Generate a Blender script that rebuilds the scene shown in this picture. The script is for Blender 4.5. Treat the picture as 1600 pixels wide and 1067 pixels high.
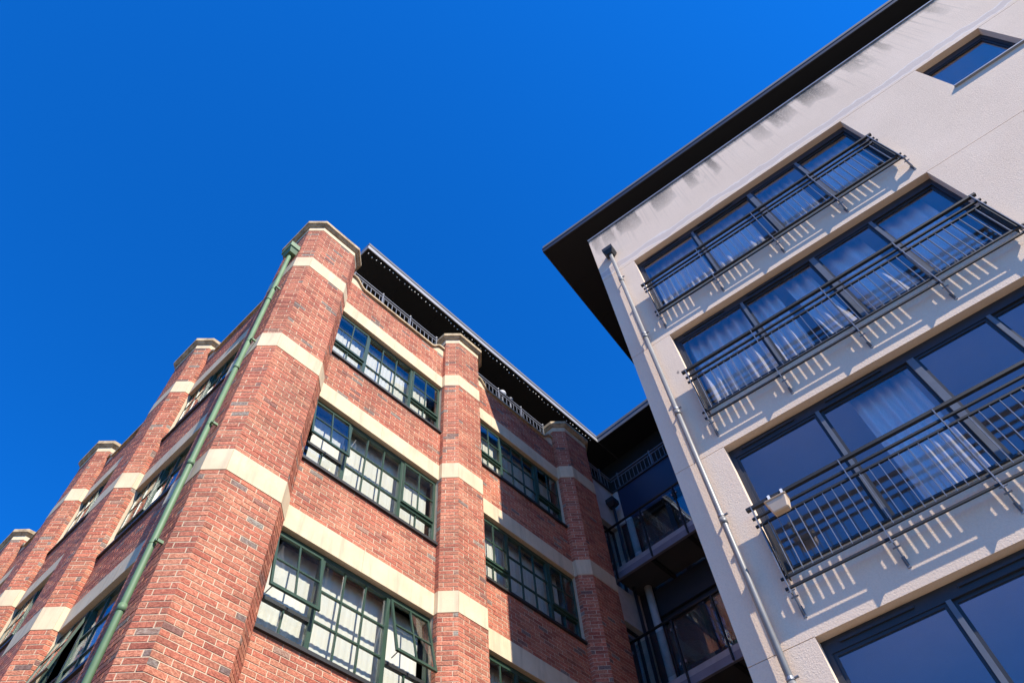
import bpy, bmesh, math, random
from mathutils import Matrix, Vector
random.seed(7)
R = math.radians
for o in list(bpy.data.objects):
    bpy.data.objects.remove(o)
scene = bpy.context.scene
COL = scene.collection
EYE = 1.6                                   # eye height above the ground

# ------------------------------------------------------------------ camera
cam_d = bpy.data.cameras.new('camera'); cam = bpy.data.objects.new('camera', cam_d); COL.objects.link(cam)
cam_d.sensor_width = 36; cam_d.lens = 1123.87 / 1600 * 36; cam_d.clip_end = 2000
cr = Vector((0.68590194, -0.72508462, -0.06156966)); cu = Vector((-0.59668197, -0.60882912, 0.52277885)); cf = Vector((0.4165443, 0.32183752, 0.850242))
cam.matrix_world = Matrix(((cr.x, cu.x, -cf.x, 0), (cr.y, cu.y, -cf.y, 0), (cr.z, cu.z, -cf.z, EYE), (0, 0, 0, 1)))
scene.camera = cam

# ------------------------------------------------------------------ sky, sun, exposure
SUN = Vector((-0.2155, -1.0, 0.98)).normalized()
SUN_EL = math.asin(SUN.z)
world = bpy.data.worlds.new('World'); scene.world = world; world.use_nodes = True
wn = world.node_tree.nodes; wl = world.node_tree.links
bg = wn['Background']; sky = wn.new('ShaderNodeTexSky'); sky.sky_type = 'NISHITA'; sky.sun_disc = False
sky.sun_elevation = SUN_EL; sky.sun_rotation = math.atan2(SUN.x, SUN.y)
sky.altitude = 100; sky.air_density = 1.0; sky.dust_density = 0.3; sky.ozone_density = 3.0
tint = wn.new('ShaderNodeMix'); tint.data_type = 'RGBA'; tint.blend_type = 'MULTIPLY'; tint.inputs[0].default_value = 1.0
tint.inputs[7].default_value = (0.04, 0.83, 1.92, 1)          # clear, deep blue summer sky
wl.new(sky.outputs[0], tint.inputs[6]); wl.new(tint.outputs[2], bg.inputs['Color'])
bg.inputs['Strength'].default_value = 0.08
sd = bpy.data.lights.new('sun', 'SUN'); sd.energy = 5.0; sd.angle = R(0.5); sd.color = (1.0, 0.92, 0.80)
sun = bpy.data.objects.new('sun', sd); COL.objects.link(sun)
sun.rotation_euler = (-SUN).to_track_quat('-Z', 'Y').to_euler(); sun.location = (-10, -40, 45)
scene.view_settings.view_transform = 'Standard'; scene.view_settings.look = 'None'
scene.view_settings.exposure = 0.86; scene.view_settings.gamma = 1.0
scene.render.engine = 'CYCLES'
scene.cycles.max_bounces = 10; scene.cycles.transparent_max_bounces = 12

# ------------------------------------------------------------------ materials
def lin(r, g, b):
    f = lambda c: (c / 255 / 12.92) if c / 255 <= 0.04045 else ((c / 255 + 0.055) / 1.055) ** 2.4
    return (f(r), f(g), f(b), 1)
class NT:
    def __init__(self, name):
        self.m = bpy.data.materials.new(name); self.m.use_nodes = True
        self.n = self.m.node_tree.nodes; self.l = self.m.node_tree.links
        self.b = self.n['Principled BSDF']; self.out = self.n['Material Output']
    def new(self, t, **kw):
        n = self.n.new('ShaderNode' + t)
        for k, v in kw.items(): setattr(n, k, v)
        return n
    def link(self, a, b): self.l.new(a, b)
    def pos(self, scale=(1, 1, 1)):
        g = self.new('NewGeometry'); mp = self.new('Mapping'); mp.inputs['Scale'].default_value = scale
        self.link(g.outputs['Position'], mp.inputs['Vector']); return mp.outputs['Vector']
    def noise(self, vec, scale, detail=4, rough=0.55):
        t = self.new('TexNoise'); t.inputs['Scale'].default_value = scale; t.inputs['Detail'].default_value = detail
        t.inputs['Roughness'].default_value = rough
        if vec is not None: self.link(vec, t.inputs['Vector'])
        return t.outputs['Fac']
    def ramp(self, fac, stops, interp='LINEAR'):
        r = self.new('ValToRGB'); cr_ = r.color_ramp; cr_.interpolation = interp
        while len(cr_.elements) < len(stops): cr_.elements.new(0.5)
        for e, (p, c) in zip(cr_.elements, stops):
            e.position = p; e.color = c if not isinstance(c, (int, float)) else (c, c, c, 1)
        self.link(fac, r.inputs['Fac']); return r.outputs['Color']
    def mix(self, fac, a, b, mode='MIX'):
        n = self.new('Mix', data_type='RGBA', blend_type=mode)
        for sock, v in ((n.inputs[0], fac), (n.inputs[6], a), (n.inputs[7], b)):
            if hasattr(v, 'links') or hasattr(v, 'is_linked'): self.link(v, sock)
            else: sock.default_value = v
        return n.outputs[2]
    def math(self, op, a, b=None, clamp=False):
        n = self.new('Math', operation=op, use_clamp=clamp)
        for s, v in ((n.inputs[0], a), (n.inputs[1], b)):
            if v is None: continue
            if hasattr(v, 'is_linked'): self.link(v, s)
            else: s.default_value = v
        return n.outputs[0]
    def bump(self, h, strength, dist):
        b = self.new('Bump'); b.inputs['Strength'].default_value = strength; b.inputs['Distance'].default_value = dist
        self.link(h, b.inputs['Height']); self.link(b.outputs['Normal'], self.b.inputs['Normal'])
    def base(self, c):
        if hasattr(c, 'is_linked'): self.link(c, self.b.inputs['Base Color'])
        else: self.b.inputs['Base Color'].default_value = c
    def rough(self, v): self.b.inputs['Roughness'].default_value = v
def plain(name, col, rough=0.6, metal=0.0, var=0.12, nscale=6.0, bump=0.0, bscale=60):
    t = NT(name); f = t.noise(t.pos(), nscale, 5)
    c2 = tuple(max(0, x * (1 - var * 2)) for x in col[:3]) + (1,)
    c1 = tuple(min(1, x * (1 + var)) for x in col[:3]) + (1,)
    t.base(t.ramp(f, [(0.25, c2), (0.75, c1)])); t.rough(rough); t.b.inputs['Metallic'].default_value = metal
    if bump: t.bump(t.noise(t.pos(), bscale, 4), bump, 0.01)
    return t.m
M = {}
# brick: one colour per brick, creased face
t = NT('brick')
g = t.new('NewGeometry'); oi = t.new('ObjectInfo')
rnd = t.math('FRACT', t.math('ADD', g.outputs['Random Per Island'], t.math('MULTIPLY', oi.outputs['Random'], 7.31)))
BR = [(0.0, (0.46, 0.165)), (0.14, (0.31, 0.090)), (0.28, (0.47, 0.190)), (0.42, (0.37, 0.118)), (0.54, (0.44, 0.200)), (0.66, (0.26, 0.075)),
      (0.76, (0.48, 0.215)), (0.85, (0.25, 0.088)), (0.92, (0.41, 0.165))]
bc = t.ramp(rnd, [(p, (r_ * 1.05, g_ * 0.88, g_ * 0.47, 1)) for p, (r_, g_) in BR] + [(0.955, (0.15, 0.075, 0.06, 1)), (0.985, (0.23, 0.185, 0.145, 1)), (1.0, (0.43, 0.155, 0.075, 1))])
soot = t.ramp(t.noise(t.pos((1.3, 1.3, 0.5)), 1.0, 5, 0.6), [(0.32, 0.74), (0.62, 1.06)])
bc = t.mix(1.0, bc, soot, 'MULTIPLY')
st = t.noise(t.pos((34, 34, 70)), 1.0, 6, 0.75)
bc = t.mix(t.ramp(st, [(0.42, 0.0), (0.60, 1.0)]), t.mix(1.0, bc, (0.70, 0.58, 0.54, 1), 'MULTIPLY'), t.mix(1.0, bc, (1.38, 1.58, 1.66, 1), 'MULTIPLY'))
sp = t.noise(t.pos((38, 38, 110)), 1.0, 3, 0.6)
bc = t.mix(t.ramp(sp, [(0.60, 0.0), (0.70, 0.8)]), bc, (0.15, 0.055, 0.04, 1))
pale = t.noise(t.pos((17, 17, 60)), 1.0, 4, 0.7)
bc = t.mix(t.ramp(pale, [(0.60, 0.0), (0.74, 0.40)]), bc, (0.52, 0.31, 0.19, 1))
t.base(bc); t.rough(0.85); t.bump(st, 1.0, 0.008); M['brick'] = t.m
t = NT('mortar'); f = t.noise(t.pos(), 45, 4)
t.base(t.ramp(t.math('ADD', t.math('MULTIPLY', f, 0.5), t.math('MULTIPLY', t.noise(t.pos((1.3, 1.3, 0.5)), 1.0, 5, 0.6), 0.5)), [(0.38, (0.42, 0.32, 0.21, 1)), (0.66, (0.60, 0.47, 0.33, 1))])); t.rough(0.95); t.bump(f, 0.5, 0.004); M['mortar'] = t.m
# cast stone bands
t = NT('cast_stone'); f = t.noise(t.pos(), 2.2, 6); f2 = t.noise(t.pos(), 130, 3); f3 = t.noise(t.pos((9, 9, 1.2)), 1.0, 4)
c = t.ramp(f, [(0.3, (0.56, 0.43, 0.275, 1)), (0.7, (0.67, 0.535, 0.355, 1))])
c = t.mix(t.ramp(f2, [(0.35, 0.0), (0.75, 0.35)]), c, (0.42, 0.33, 0.20, 1))
c = t.mix(t.ramp(f3, [(0.50, 0.0), (0.72, 0.5)]), c, (0.33, 0.27, 0.19, 1))
t.base(c); t.rough(0.9); t.bump(f2, 0.35, 0.004); M['stone'] = t.m
# weathered caps and copings
t = NT('weathered_stone'); f = t.noise(t.pos(), 7, 6, 0.65)
c = t.ramp(f, [(0.30, (0.17, 0.12, 0.07, 1)), (0.5, (0.36, 0.27, 0.16, 1)), (0.72, (0.54, 0.43, 0.27, 1))])
t.base(c); t.rough(0.92); t.bump(f, 0.4, 0.006); M['cap'] = t.m
# roughcast render with repairs and drip stains (coordinates along the wall)
t = NT('roughcast')
g = t.new('NewGeometry'); dt = t.new('VectorMath', operation='DOT_PRODUCT'); dt.inputs[1].default_value = (0.11086, -0.99384, 0)
t.link(g.outputs['Position'], dt.inputs[0]); u = dt.outputs['Value']
sx = t.new('SeparateXYZ'); t.link(g.outputs['Position'], sx.inputs[0]); zz = sx.outputs['Z']
big = t.noise(t.pos(), 0.7, 5); grain = t.noise(t.pos(), 52, 5, 0.65); fine = t.noise(t.pos(), 160, 2)
c = t.ramp(big, [(0.3, (0.69, 0.53, 0.395, 1)), (0.7, (0.77, 0.60, 0.455, 1))])
c = t.mix(t.ramp(grain, [(0.3, 0.25), (0.6, 0.0)]), c, (0.44, 0.335, 0.25, 1))
# repair band above the upper window heads
ux = t.new('CombineXYZ'); t.link(u, ux.inputs[0]); t.link(zz, ux.inputs[2])
wob = t.noise(ux.outputs[0], 1.6, 4)
zc = t.math('ADD', zz, t.math('MULTIPLY', t.math('SUBTRACT', wob, 0.5), 0.42))
d1 = t.math('ABSOLUTE', t.math('SUBTRACT', zc, 12.80 + EYE + 0.20))
band = t.ramp(d1, [(0.085, 1.0), (0.105, 0.0)])
edge = t.math('SUBTRACT', t.ramp(d1, [(0.075, 0.0), (0.095, 1.0)]), t.ramp(d1, [(0.105, 0.0), (0.125, 1.0)]), True)
c = t.mix(t.math('MULTIPLY', band, 0.55), c, (0.50, 0.42, 0.39, 1))
c = t.mix(t.math('MULTIPLY', edge, 0.6), c, (0.76, 0.68, 0.62, 1))
# drip stains below the coping
dz = t.math('SUBTRACT', 14.75 + EYE, zz)
def uz(a, b):
    n = t.new('CombineXYZ'); t.link(t.math('MULTIPLY', u, a), n.inputs[0]); t.link(t.math('MULTIPLY', zz, b), n.inputs[2]); return n.outputs[0]
wave = t.noise(uz(1.1, 0.0), 1.0, 2)
cell = t.math('FRACT', t.math('ADD', t.math('DIVIDE', u, 0.74), t.math('MULTIPLY', wave, 3.2)))
off = t.math('ABSOLUTE', t.math('SUBTRACT', cell, 0.5))
rag = t.noise(uz(9.0, 1.6), 1.0, 5, 0.7)
off = t.math('ADD', off, t.math('MULTIPLY', t.math('SUBTRACT', rag, 0.5), 0.55))
length = t.math('ADD', 0.30, t.math('MULTIPLY', t.noise(uz(0.9, 0.0), 1.7, 1), 1.0))
fall = t.math('SUBTRACT', 1.0, t.math('DIVIDE', dz, length), True)
grit = t.noise(t.pos(), 26, 4, 0.75)
dark = t.math('MULTIPLY', t.ramp(off, [(0.20, 1.0), (0.34, 0.0)]), t.math('POWER', fall, 0.55))
dark = t.math('MULTIPLY', dark, t.ramp(grit, [(0.34, 0.55), (0.52, 1.0)]))
dark = t.math('MULTIPLY', dark, t.ramp(t.noise(uz(0.8, 0.0), 1.3, 2), [(0.36, 0.35), (0.58, 1.0)]))
streak = t.math('MULTIPLY', t.ramp(t.noise(uz(14.0, 0.25), 1.0, 4, 0.6), [(0.52, 0.0), (0.70, 0.45)]), t.math('POWER', t.math('SUBTRACT', 1.0, t.math('DIVIDE', dz, 1.5), True), 1.2))
dark = t.math('MAXIMUM', dark, streak)
c = t.mix(dark, c, (0.05, 0.045, 0.04, 1))
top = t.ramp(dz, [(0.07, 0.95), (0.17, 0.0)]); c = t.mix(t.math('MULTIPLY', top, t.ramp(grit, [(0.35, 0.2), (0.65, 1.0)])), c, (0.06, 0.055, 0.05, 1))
spot = t.noise(t.pos(), 1.9, 2); c = t.mix(t.ramp(spot, [(0.765, 0.0), (0.775, 0.8)]), c, (0.12, 0.10, 0.09, 1))
t.base(c); t.rough(0.95)
hh = t.math('ADD', t.math('MULTIPLY', grain, 1.0), t.math('MULTIPLY', fine, 0.25)); t.bump(hh, 0.6, 0.009); M['roughcast'] = t.m
M['grey_render'] = plain('grey_render', (0.52, 0.48, 0.43, 1), 0.9, 0, 0.14, 3, 0.3, 90)
M['green'] = plain('green_frame_paint', (0.027, 0.058, 0.037, 1), 0.35, 0, 0.08, 4)
M['pipe_green'] = plain('green_pipe_paint', (0.105, 0.180, 0.085, 1), 0.6, 0, 0.10, 5)
M['dark_sill'] = plain('dark_sill', (0.018, 0.019, 0.02, 1), 0.5)
M['slate'] = plain('slate_frame', (0.018, 0.020, 0.026, 1), 0.5, 0, 0.1, 3)
M['mull'] = plain('grey_mullion', (0.13, 0.135, 0.145, 1), 0.4, 0.2, 0.08, 8)
M['alu'] = plain('pale_aluminium', (0.30, 0.30, 0.31, 1), 0.42, 0.35, 0.08, 8)
M['black'] = plain('black_steel', (0.009, 0.0095, 0.011, 1), 0.6, 0, 0.1, 8)
M['steel'] = plain('galvanised_steel', (0.24, 0.24, 0.25, 1), 0.45, 0.5, 0.15, 20)
M['pipe_grey'] = plain('grey_pipe', (0.19, 0.182, 0.17, 1), 0.45, 0.1, 0.1, 4)
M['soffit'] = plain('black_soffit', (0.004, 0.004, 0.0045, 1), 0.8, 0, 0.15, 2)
M['fascia'] = plain('pale_fascia', (0.30, 0.295, 0.295, 1), 0.45, 0.1, 0.08, 2)
M['lfascia'] = plain('grey_fascia', (0.13, 0.13, 0.135, 1), 0.5, 0.1, 0.15, 2)
M['dfascia'] = plain('dark_fascia', (0.035, 0.035, 0.04, 1), 0.45, 0.1, 0.08, 2)
M['rail_iron'] = plain('grey_rail_iron', (0.16, 0.165, 0.175, 1), 0.45, 0.3, 0.1, 9)
M['room'] = plain('room_plaster', (0.60, 0.58, 0.56, 1), 0.9, 0, 0.06, 1)
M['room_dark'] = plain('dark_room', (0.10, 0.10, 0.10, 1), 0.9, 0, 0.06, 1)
M['slab'] = plain('dark_slab', (0.05, 0.05, 0.052, 1), 0.8, 0, 0.15, 1.5)
M['navy'] = plain('navy_panel', (0.018, 0.024, 0.060, 1), 0.4, 0, 0.08, 1.5)
M['channel'] = plain('blue_grey_channel', (0.16, 0.16, 0.20, 1), 0.5, 0.1, 0.12, 3)
M['beige'] = plain('beige_plastic', (0.58, 0.44, 0.31, 1), 0.5, 0, 0.05, 5)
M['white'] = plain('white_plastic', (0.75, 0.75, 0.74, 1), 0.5, 0, 0.03, 5)
M['globe'] = plain('grey_white_globe', (0.42, 0.42, 0.43, 1), 0.6, 0, 0.05, 5)
M['ground'] = plain('paving', (0.17, 0.14, 0.105, 1), 0.9, 0, 0.2, 0.6, 0.3, 30)
M['roofing'] = plain('roofing', (0.12, 0.12, 0.125, 1), 0.8, 0, 0.1, 2)
def fabric(name, col, trans):
    t = NT(name); n = t.n; n.remove(t.b)
    d = t.new('BsdfDiffuse'); tr = t.new('BsdfTranslucent'); mx = t.new('MixShader'); mx.inputs[0].default_value = trans
    f = t.noise(t.pos((30, 30, 1)), 1.0, 3)
    c = t.ramp(f, [(0.3, tuple(x * 0.9 for x in col[:3]) + (1,)), (0.7, col)])
    t.link(c, d.inputs['Color']); t.link(c, tr.inputs['Color'])
    t.link(d.outputs[0], mx.inputs[1]); t.link(tr.outputs[0], mx.inputs[2]); t.link(mx.outputs[0], t.out.inputs['Surface']); return t.m
M['blind'] = fabric('blind_fabric', (0.74, 0.71, 0.62, 1), 0.2)
M['curtain'] = fabric('curtain_fabric', (0.88, 0.88, 0.84, 1), 0.3)
def glass(name, ior, tint):
    t = NT(name); t.n.remove(t.b)
    fr = t.new('Fresnel'); gm = t.new('NewGeometry'); sel = t.new('Mix'); sel.inputs[2].default_value = ior; sel.inputs[3].default_value = 1 / ior
    t.link(gm.outputs['Backfacing'], sel.inputs[0]); t.link(sel.outputs[0], fr.inputs['IOR'])
    tr = t.new('BsdfTransparent'); tr.inputs['Color'].default_value = tint
    gl = t.new('BsdfGlossy'); gl.inputs['Roughness'].default_value = 0.0; gl.inputs['Color'].default_value = (1, 1, 1, 1)
    wv = t.noise(t.pos(), 0.9, 2); bp = t.new('Bump'); bp.inputs['Strength'].default_value = 0.12; bp.inputs['Distance'].default_value = 0.02
    t.link(wv, bp.inputs['Height']); t.link(bp.outputs[0], gl.inputs['Normal'])
    mx = t.new('MixShader'); t.link(fr.outputs[0], mx.inputs[0]); t.link(tr.outputs[0], mx.inputs[1]); t.link(gl.outputs[0], mx.inputs[2])
    t.link(mx.outputs[0], t.out.inputs['Surface']); return t.m
M['glass'] = glass('window_glass', 1.5, (0.96, 0.975, 0.97, 1))
M['dglass'] = glass('double_glazing', 1.88, (0.96, 0.95, 0.97, 1))
M['balglass'] = glass('balustrade_glass', 1.5, (0.80, 0.86, 0.86, 1))
t = NT('bulb_glass'); t.base((0.85, 0.80, 0.68, 1)); t.rough(0.2); M['bulb'] = t.m

# ------------------------------------------------------------------ mesh helpers
WM = {}
class MB:
    def __init__(self): self.v = []; self.f = []
    def add(self, vs, fs):
        k = len(self.v); self.v += [tuple(x) for x in vs]; self.f += [tuple(i + k for i in f) for f in fs]; return self
    def box(self, a0, a1, b0, b1, c0, c1):
        vs = [(a, b, c) for a in (a0, a1) for b in (b0, b1) for c in (c0, c1)]
        return self.add(vs, [(0, 1, 3, 2), (4, 6, 7, 5), (0, 4, 5, 1), (2, 3, 7, 6), (0, 2, 6, 4), (1, 5, 7, 3)])
    def prism(self, poly, z0, z1, top=None):
        n = len(poly); top = top or poly
        vs = [(x, y, z0) for x, y in poly] + [(x, y, z1) for x, y in top]
        return self.add(vs, [tuple(range(n - 1, -1, -1)), tuple(range(n, 2 * n))] + [(i, (i + 1) % n, n + (i + 1) % n, n + i) for i in range(n)])
    def tube(self, p, q, r, n=12, r2=None):
        p = Vector(p); q = Vector(q); r2 = r if r2 is None else r2
        d = (q - p).normalized(); a = d.orthogonal().normalized(); b = d.cross(a)
        vs = []
        for c, rr in ((p, r), (q, r2)):
            for i in range(n):
                th = 2 * math.pi * i / n; vs.append(c + a * rr * math.cos(th) + b * rr * math.sin(th))
        return self.add(vs, [tuple(range(n - 1, -1, -1)), tuple(range(n, 2 * n))] + [(i, (i + 1) % n, n + (i + 1) % n, n + i) for i in range(n)])
    def ball(self, c, r, n=8, m=5):
        c = Vector(c); vs = [c + Vector((0, 0, r))]; fs = []
        for j in range(1, m):
            ph = math.pi * j / m
            for i in range(n):
                th = 2 * math.pi * i / n; vs.append(c + Vector((r * math.sin(ph) * math.cos(th), r * math.sin(ph) * math.sin(th), r * math.cos(ph))))
        vs.append(c - Vector((0, 0, r))); L = len(vs) - 1
        for i in range(n): fs.append((0, 1 + i, 1 + (i + 1) % n)); fs.append((L, L - n + (i + 1) % n, L - n + i))
        for j in range(m - 2):
            for i in range(n):
                a = 1 + j * n + i; b = 1 + j * n + (i + 1) % n; fs.append((a, a + n, b + n, b))
        return self.add(vs, fs)
    def mesh(self, name, smooth=False, bevel=0.0):
        me = bpy.data.meshes.new(name); me.from_pydata(self.v, [], self.f)
        bm = bmesh.new(); bm.from_mesh(me)
        if bevel: bmesh.ops.bevel(bm, geom=list(bm.edges), offset=bevel, segments=1, affect='EDGES', profile=0.5)
        bmesh.ops.recalc_face_normals(bm, faces=bm.faces); bm.to_mesh(me); bm.free()
        if smooth:
            for p in me.polygons: p.use_smooth = len(p.vertices) == 4
        return me
def wall_mesh(us, zs, holes, thick):
    """flat wall sheet with real thickness and rectangular openings; front face at y=0, back at y=thick"""
    bm = bmesh.new(); cache = {}
    def V(a, y, z):
        k = (round(a, 5), round(y, 5), round(z, 5))
        if k not in cache: cache[k] = bm.verts.new((a, y, z))
        return cache[k]
    us = sorted(set(us)); zs = sorted(set(zs))
    nu, nz = len(us) - 1, len(zs) - 1
    def solid(i, j):
        if not (0 <= i < nu and 0 <= j < nz): return False
        cu_ = (us[i] + us[i + 1]) / 2; cz_ = (zs[j] + zs[j + 1]) / 2
        return not any(h[0] < cu_ < h[1] and h[2] < cz_ < h[3] for h in holes)
    for i in range(nu):
        for j in range(nz):
            if not solid(i, j): continue
            a, b, c, d = us[i], us[i + 1], zs[j], zs[j + 1]
            bm.faces.new((V(a, 0, c), V(b, 0, c), V(b, 0, d), V(a, 0, d)))
            bm.faces.new((V(a, thick, d), V(b, thick, d), V(b, thick, c), V(a, thick, c)))
            if not solid(i - 1, j): bm.faces.new((V(a, 0, d), V(a, thick, d), V(a, thick, c), V(a, 0, c)))
            if not solid(i + 1, j): bm.faces.new((V(b, 0, c), V(b, thick, c), V(b, thick, d), V(b, 0, d)))
            if not solid(i, j - 1): bm.faces.new((V(a, 0, c), V(a, thick, c), V(b, thick, c), V(b, 0, c)))
            if not solid(i, j + 1): bm.faces.new((V(b, 0, d), V(b, thick, d), V(a, thick, d), V(a, 0, d)))
    me = bpy.data.meshes.new('wall'); bm.to_mesh(me); bm.free(); return me
def holes_grid(a0, a1, c0, c1, holes):
    us = [a0, a1] + [x for h in holes for x in h[:2]]; zs = [c0, c1] + [x for h in holes for x in h[2:]]
    return us, zs
T = Matrix.Translation
def put(name, me, mat, mw=None, parent=None, **props):
    if mat is not None and len(me.materials) == 0: me.materials.append(M[mat])
    o = bpy.data.objects.new(name, me); COL.objects.link(o); mw = mw or Matrix.Identity(4)
    if parent is None: o.matrix_world = mw
    else:
        o.parent = parent; o.matrix_basis = WM[parent.name].inverted() @ mw
    WM[o.name] = mw.copy()
    for k, v in props.items(): o[k] = v
    return o
def empty(name, loc, label, cat, group=None):
    o = bpy.data.objects.new(name, None); COL.objects.link(o); o.location = loc; WM[o.name] = T(loc)
    o['label'] = label; o['category'] = cat
    if group: o['group'] = group
    return o
def centred(mb, name, mat, parent=None, mw=None, smooth=False, bevel=0.0, **props):
    """builds mb with its origin at the middle of its own bounds"""
    c = Vector([(min(v[k] for v in mb.v) + max(v[k] for v in mb.v)) / 2 for k in range(3)])
    mb.v = [tuple(Vector(v) - c) for v in mb.v]
    return put(name, mb.mesh(name, smooth, bevel), mat, (mw or Matrix.Identity(4)) @ T(c), parent, **props)
class Frame:
    """s runs left to right seen from outside, y goes into the building, z up"""
    def __init__(self, p, q):
        self.o = Vector((p[0], p[1])); d = Vector((q[0] - p[0], q[1] - p[1])); self.L = d.length; self.d = d / self.L
        self.m = T((p[0], p[1], EYE)) @ Matrix.Rotation(math.atan2(self.d.y, self.d.x), 4, 'Z')
    def at(self, s=0, i=0, z=0): return self.m @ T((s, i, z))
GZ = -EYE                                    # ground level relative to the eye

# ------------------------------------------------------------------ ground
put('ground', MB().box(-400, 400, -400, 400, -0.5, 0).mesh('ground'), 'ground', kind='structure')

# ================================================================== BRICK BUILDING
PF, WA, PX, WC = 6.129, 6.42, 1.926, 2.217
CH = 0.205
BANDS = [6.667, 9.442, 12.217]; BH = 0.375
BRICK_TOP = 13.867; PARAPET = 13.417; WH = 1.5
brickb = empty('brick_building', (6.5, 12, 0), 'red brick corner building with octagonal piers, cream stone bands and green windows', 'building')
HB = 2.842                                   # lowest course of modelled bricks
# (front start, front width) of the piers
APIERS = [(2.131, 0.791), (5.975, 0.595), (9.62, 0.79)]
CPIERS = [(6.334, 0.794), (10.285, 0.794), (14.35, 0.794), (18.415, 0.794)]
segs = []                                    # (p, q, kind)  seen from outside left to right
piers = []                                   # list of outlines
for k in range(3, 0, -1):
    y0, w = CPIERS[k]; y1 = y0 + w
    piers.append([(WC, y1 + CH), (PX + CH, y1 + CH), (PX, y1), (PX, y0), (PX + CH, y0 - CH), (WC, y0 - CH)])
piers.append([(WC, 7.128 + CH), (PX + CH, 7.128 + CH), (PX, 7.128), (PX, 6.334), (2.131, PF), (2.922, PF), (3.127, PF + CH), (3.127, WA)])
for a, w in APIERS[1:]:
    piers.append([(a - CH, WA), (a - CH, PF + CH), (a, PF), (a + w, PF), (a + w + CH, PF + CH), (a + w + CH, WA)])
bays = [(piers[i][-1], piers[i + 1][0]) for i in range(len(piers) - 1)]      # bays 0,1,2 on the left face, 3,4 on the right face
def inward(poly, k):
    return poly
def offset_line(pts, d):
    """offset an open polyline outwards (to the right of travel is inside -> outward = (dy,-dx))"""
    out = []
    nrm = []
    for a, b in zip(pts, pts[1:]):
        dx, dy = b[0] - a[0], b[1] - a[1]; l = math.hypot(dx, dy); nrm.append((dy / l, -dx / l))
    for i, p in enumerate(pts):
        if i == 0: n = nrm[0]; out.append((p[0] + n[0] * d, p[1] + n[1] * d))
        elif i == len(pts) - 1: n = nrm[-1]; out.append((p[0] + n[0] * d, p[1] + n[1] * d))
        else:
            n1, n2 = nrm[i - 1], nrm[i]; k = d / (1 + n1[0] * n2[0] + n1[1] * n2[1])
            out.append((p[0] + (n1[0] + n2[0]) * k, p[1] + (n1[1] + n2[1]) * k))
    return out
# turret outline (closed) on top of each pier
turrets = []
for P in piers:
    if len(P) == 8:
        turrets.append([(PX, 7.128), (PX, 6.334), (2.131, PF), (2.922, PF), (3.127, 6.334), (3.127, 7.128), (2.922, 7.333), (2.131, 7.333)])
    elif P[0][0] == WC:
        y1, y0 = P[2][1], P[3][1]; xb = PX + 2 * CH + 0.35
        turrets.append([(PX, y1), (PX, y0), (PX + CH, y0 - CH), (xb - CH, y0 - CH), (xb, y0), (xb, y1), (xb - CH, y1 + CH), (PX + CH, y1 + CH)])
    else:
        a, b = P[2][0], P[3][0]; yb = PF + 2 * CH + 0.35
        turrets.append([(a - CH, PF + CH), (a, PF), (b, PF), (b + CH, PF + CH), (b + CH, yb - CH), (b, yb), (a, yb), (a - CH, yb - CH)])
def offset_closed(P, d):
    n = len(P); Q = offset_line([P[-1]] + list(P) + [P[0]], d); return Q[1:-1]
bricks = []                                   # (frame, s0, s1, z0, parent)
def face_bricks(p, q, z0, z1, parent, s_lo=0.0):
    fr = Frame(p, q); n = int(round((z1 - z0) / 0.075)); L = fr.L
    for k in range(n):
        z = z0 + k * 0.075; course = int(round((z - 6.667) / 0.075))
        off = (0.0 if course % 2 else -0.1125) + (0 if L > 1.2 else 0.0)
        if 0.2 < L < 0.35: cuts = [0, 0.225, L + 0.01] if course % 2 else [0, 0.075, L + 0.01]
        else:
            cuts = [0]; s = off + 0.225
            while s < L - 0.03:
                if s > 0.03: cuts.append(s)
                s += 0.225
            cuts.append(L + 0.01)
        for a, b in zip(cuts, cuts[1:]):
            if b - 0.01 - a > 0.012: bricks.append((fr, a, min(b - 0.01, L), z, parent))
pier_objs = []
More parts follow.
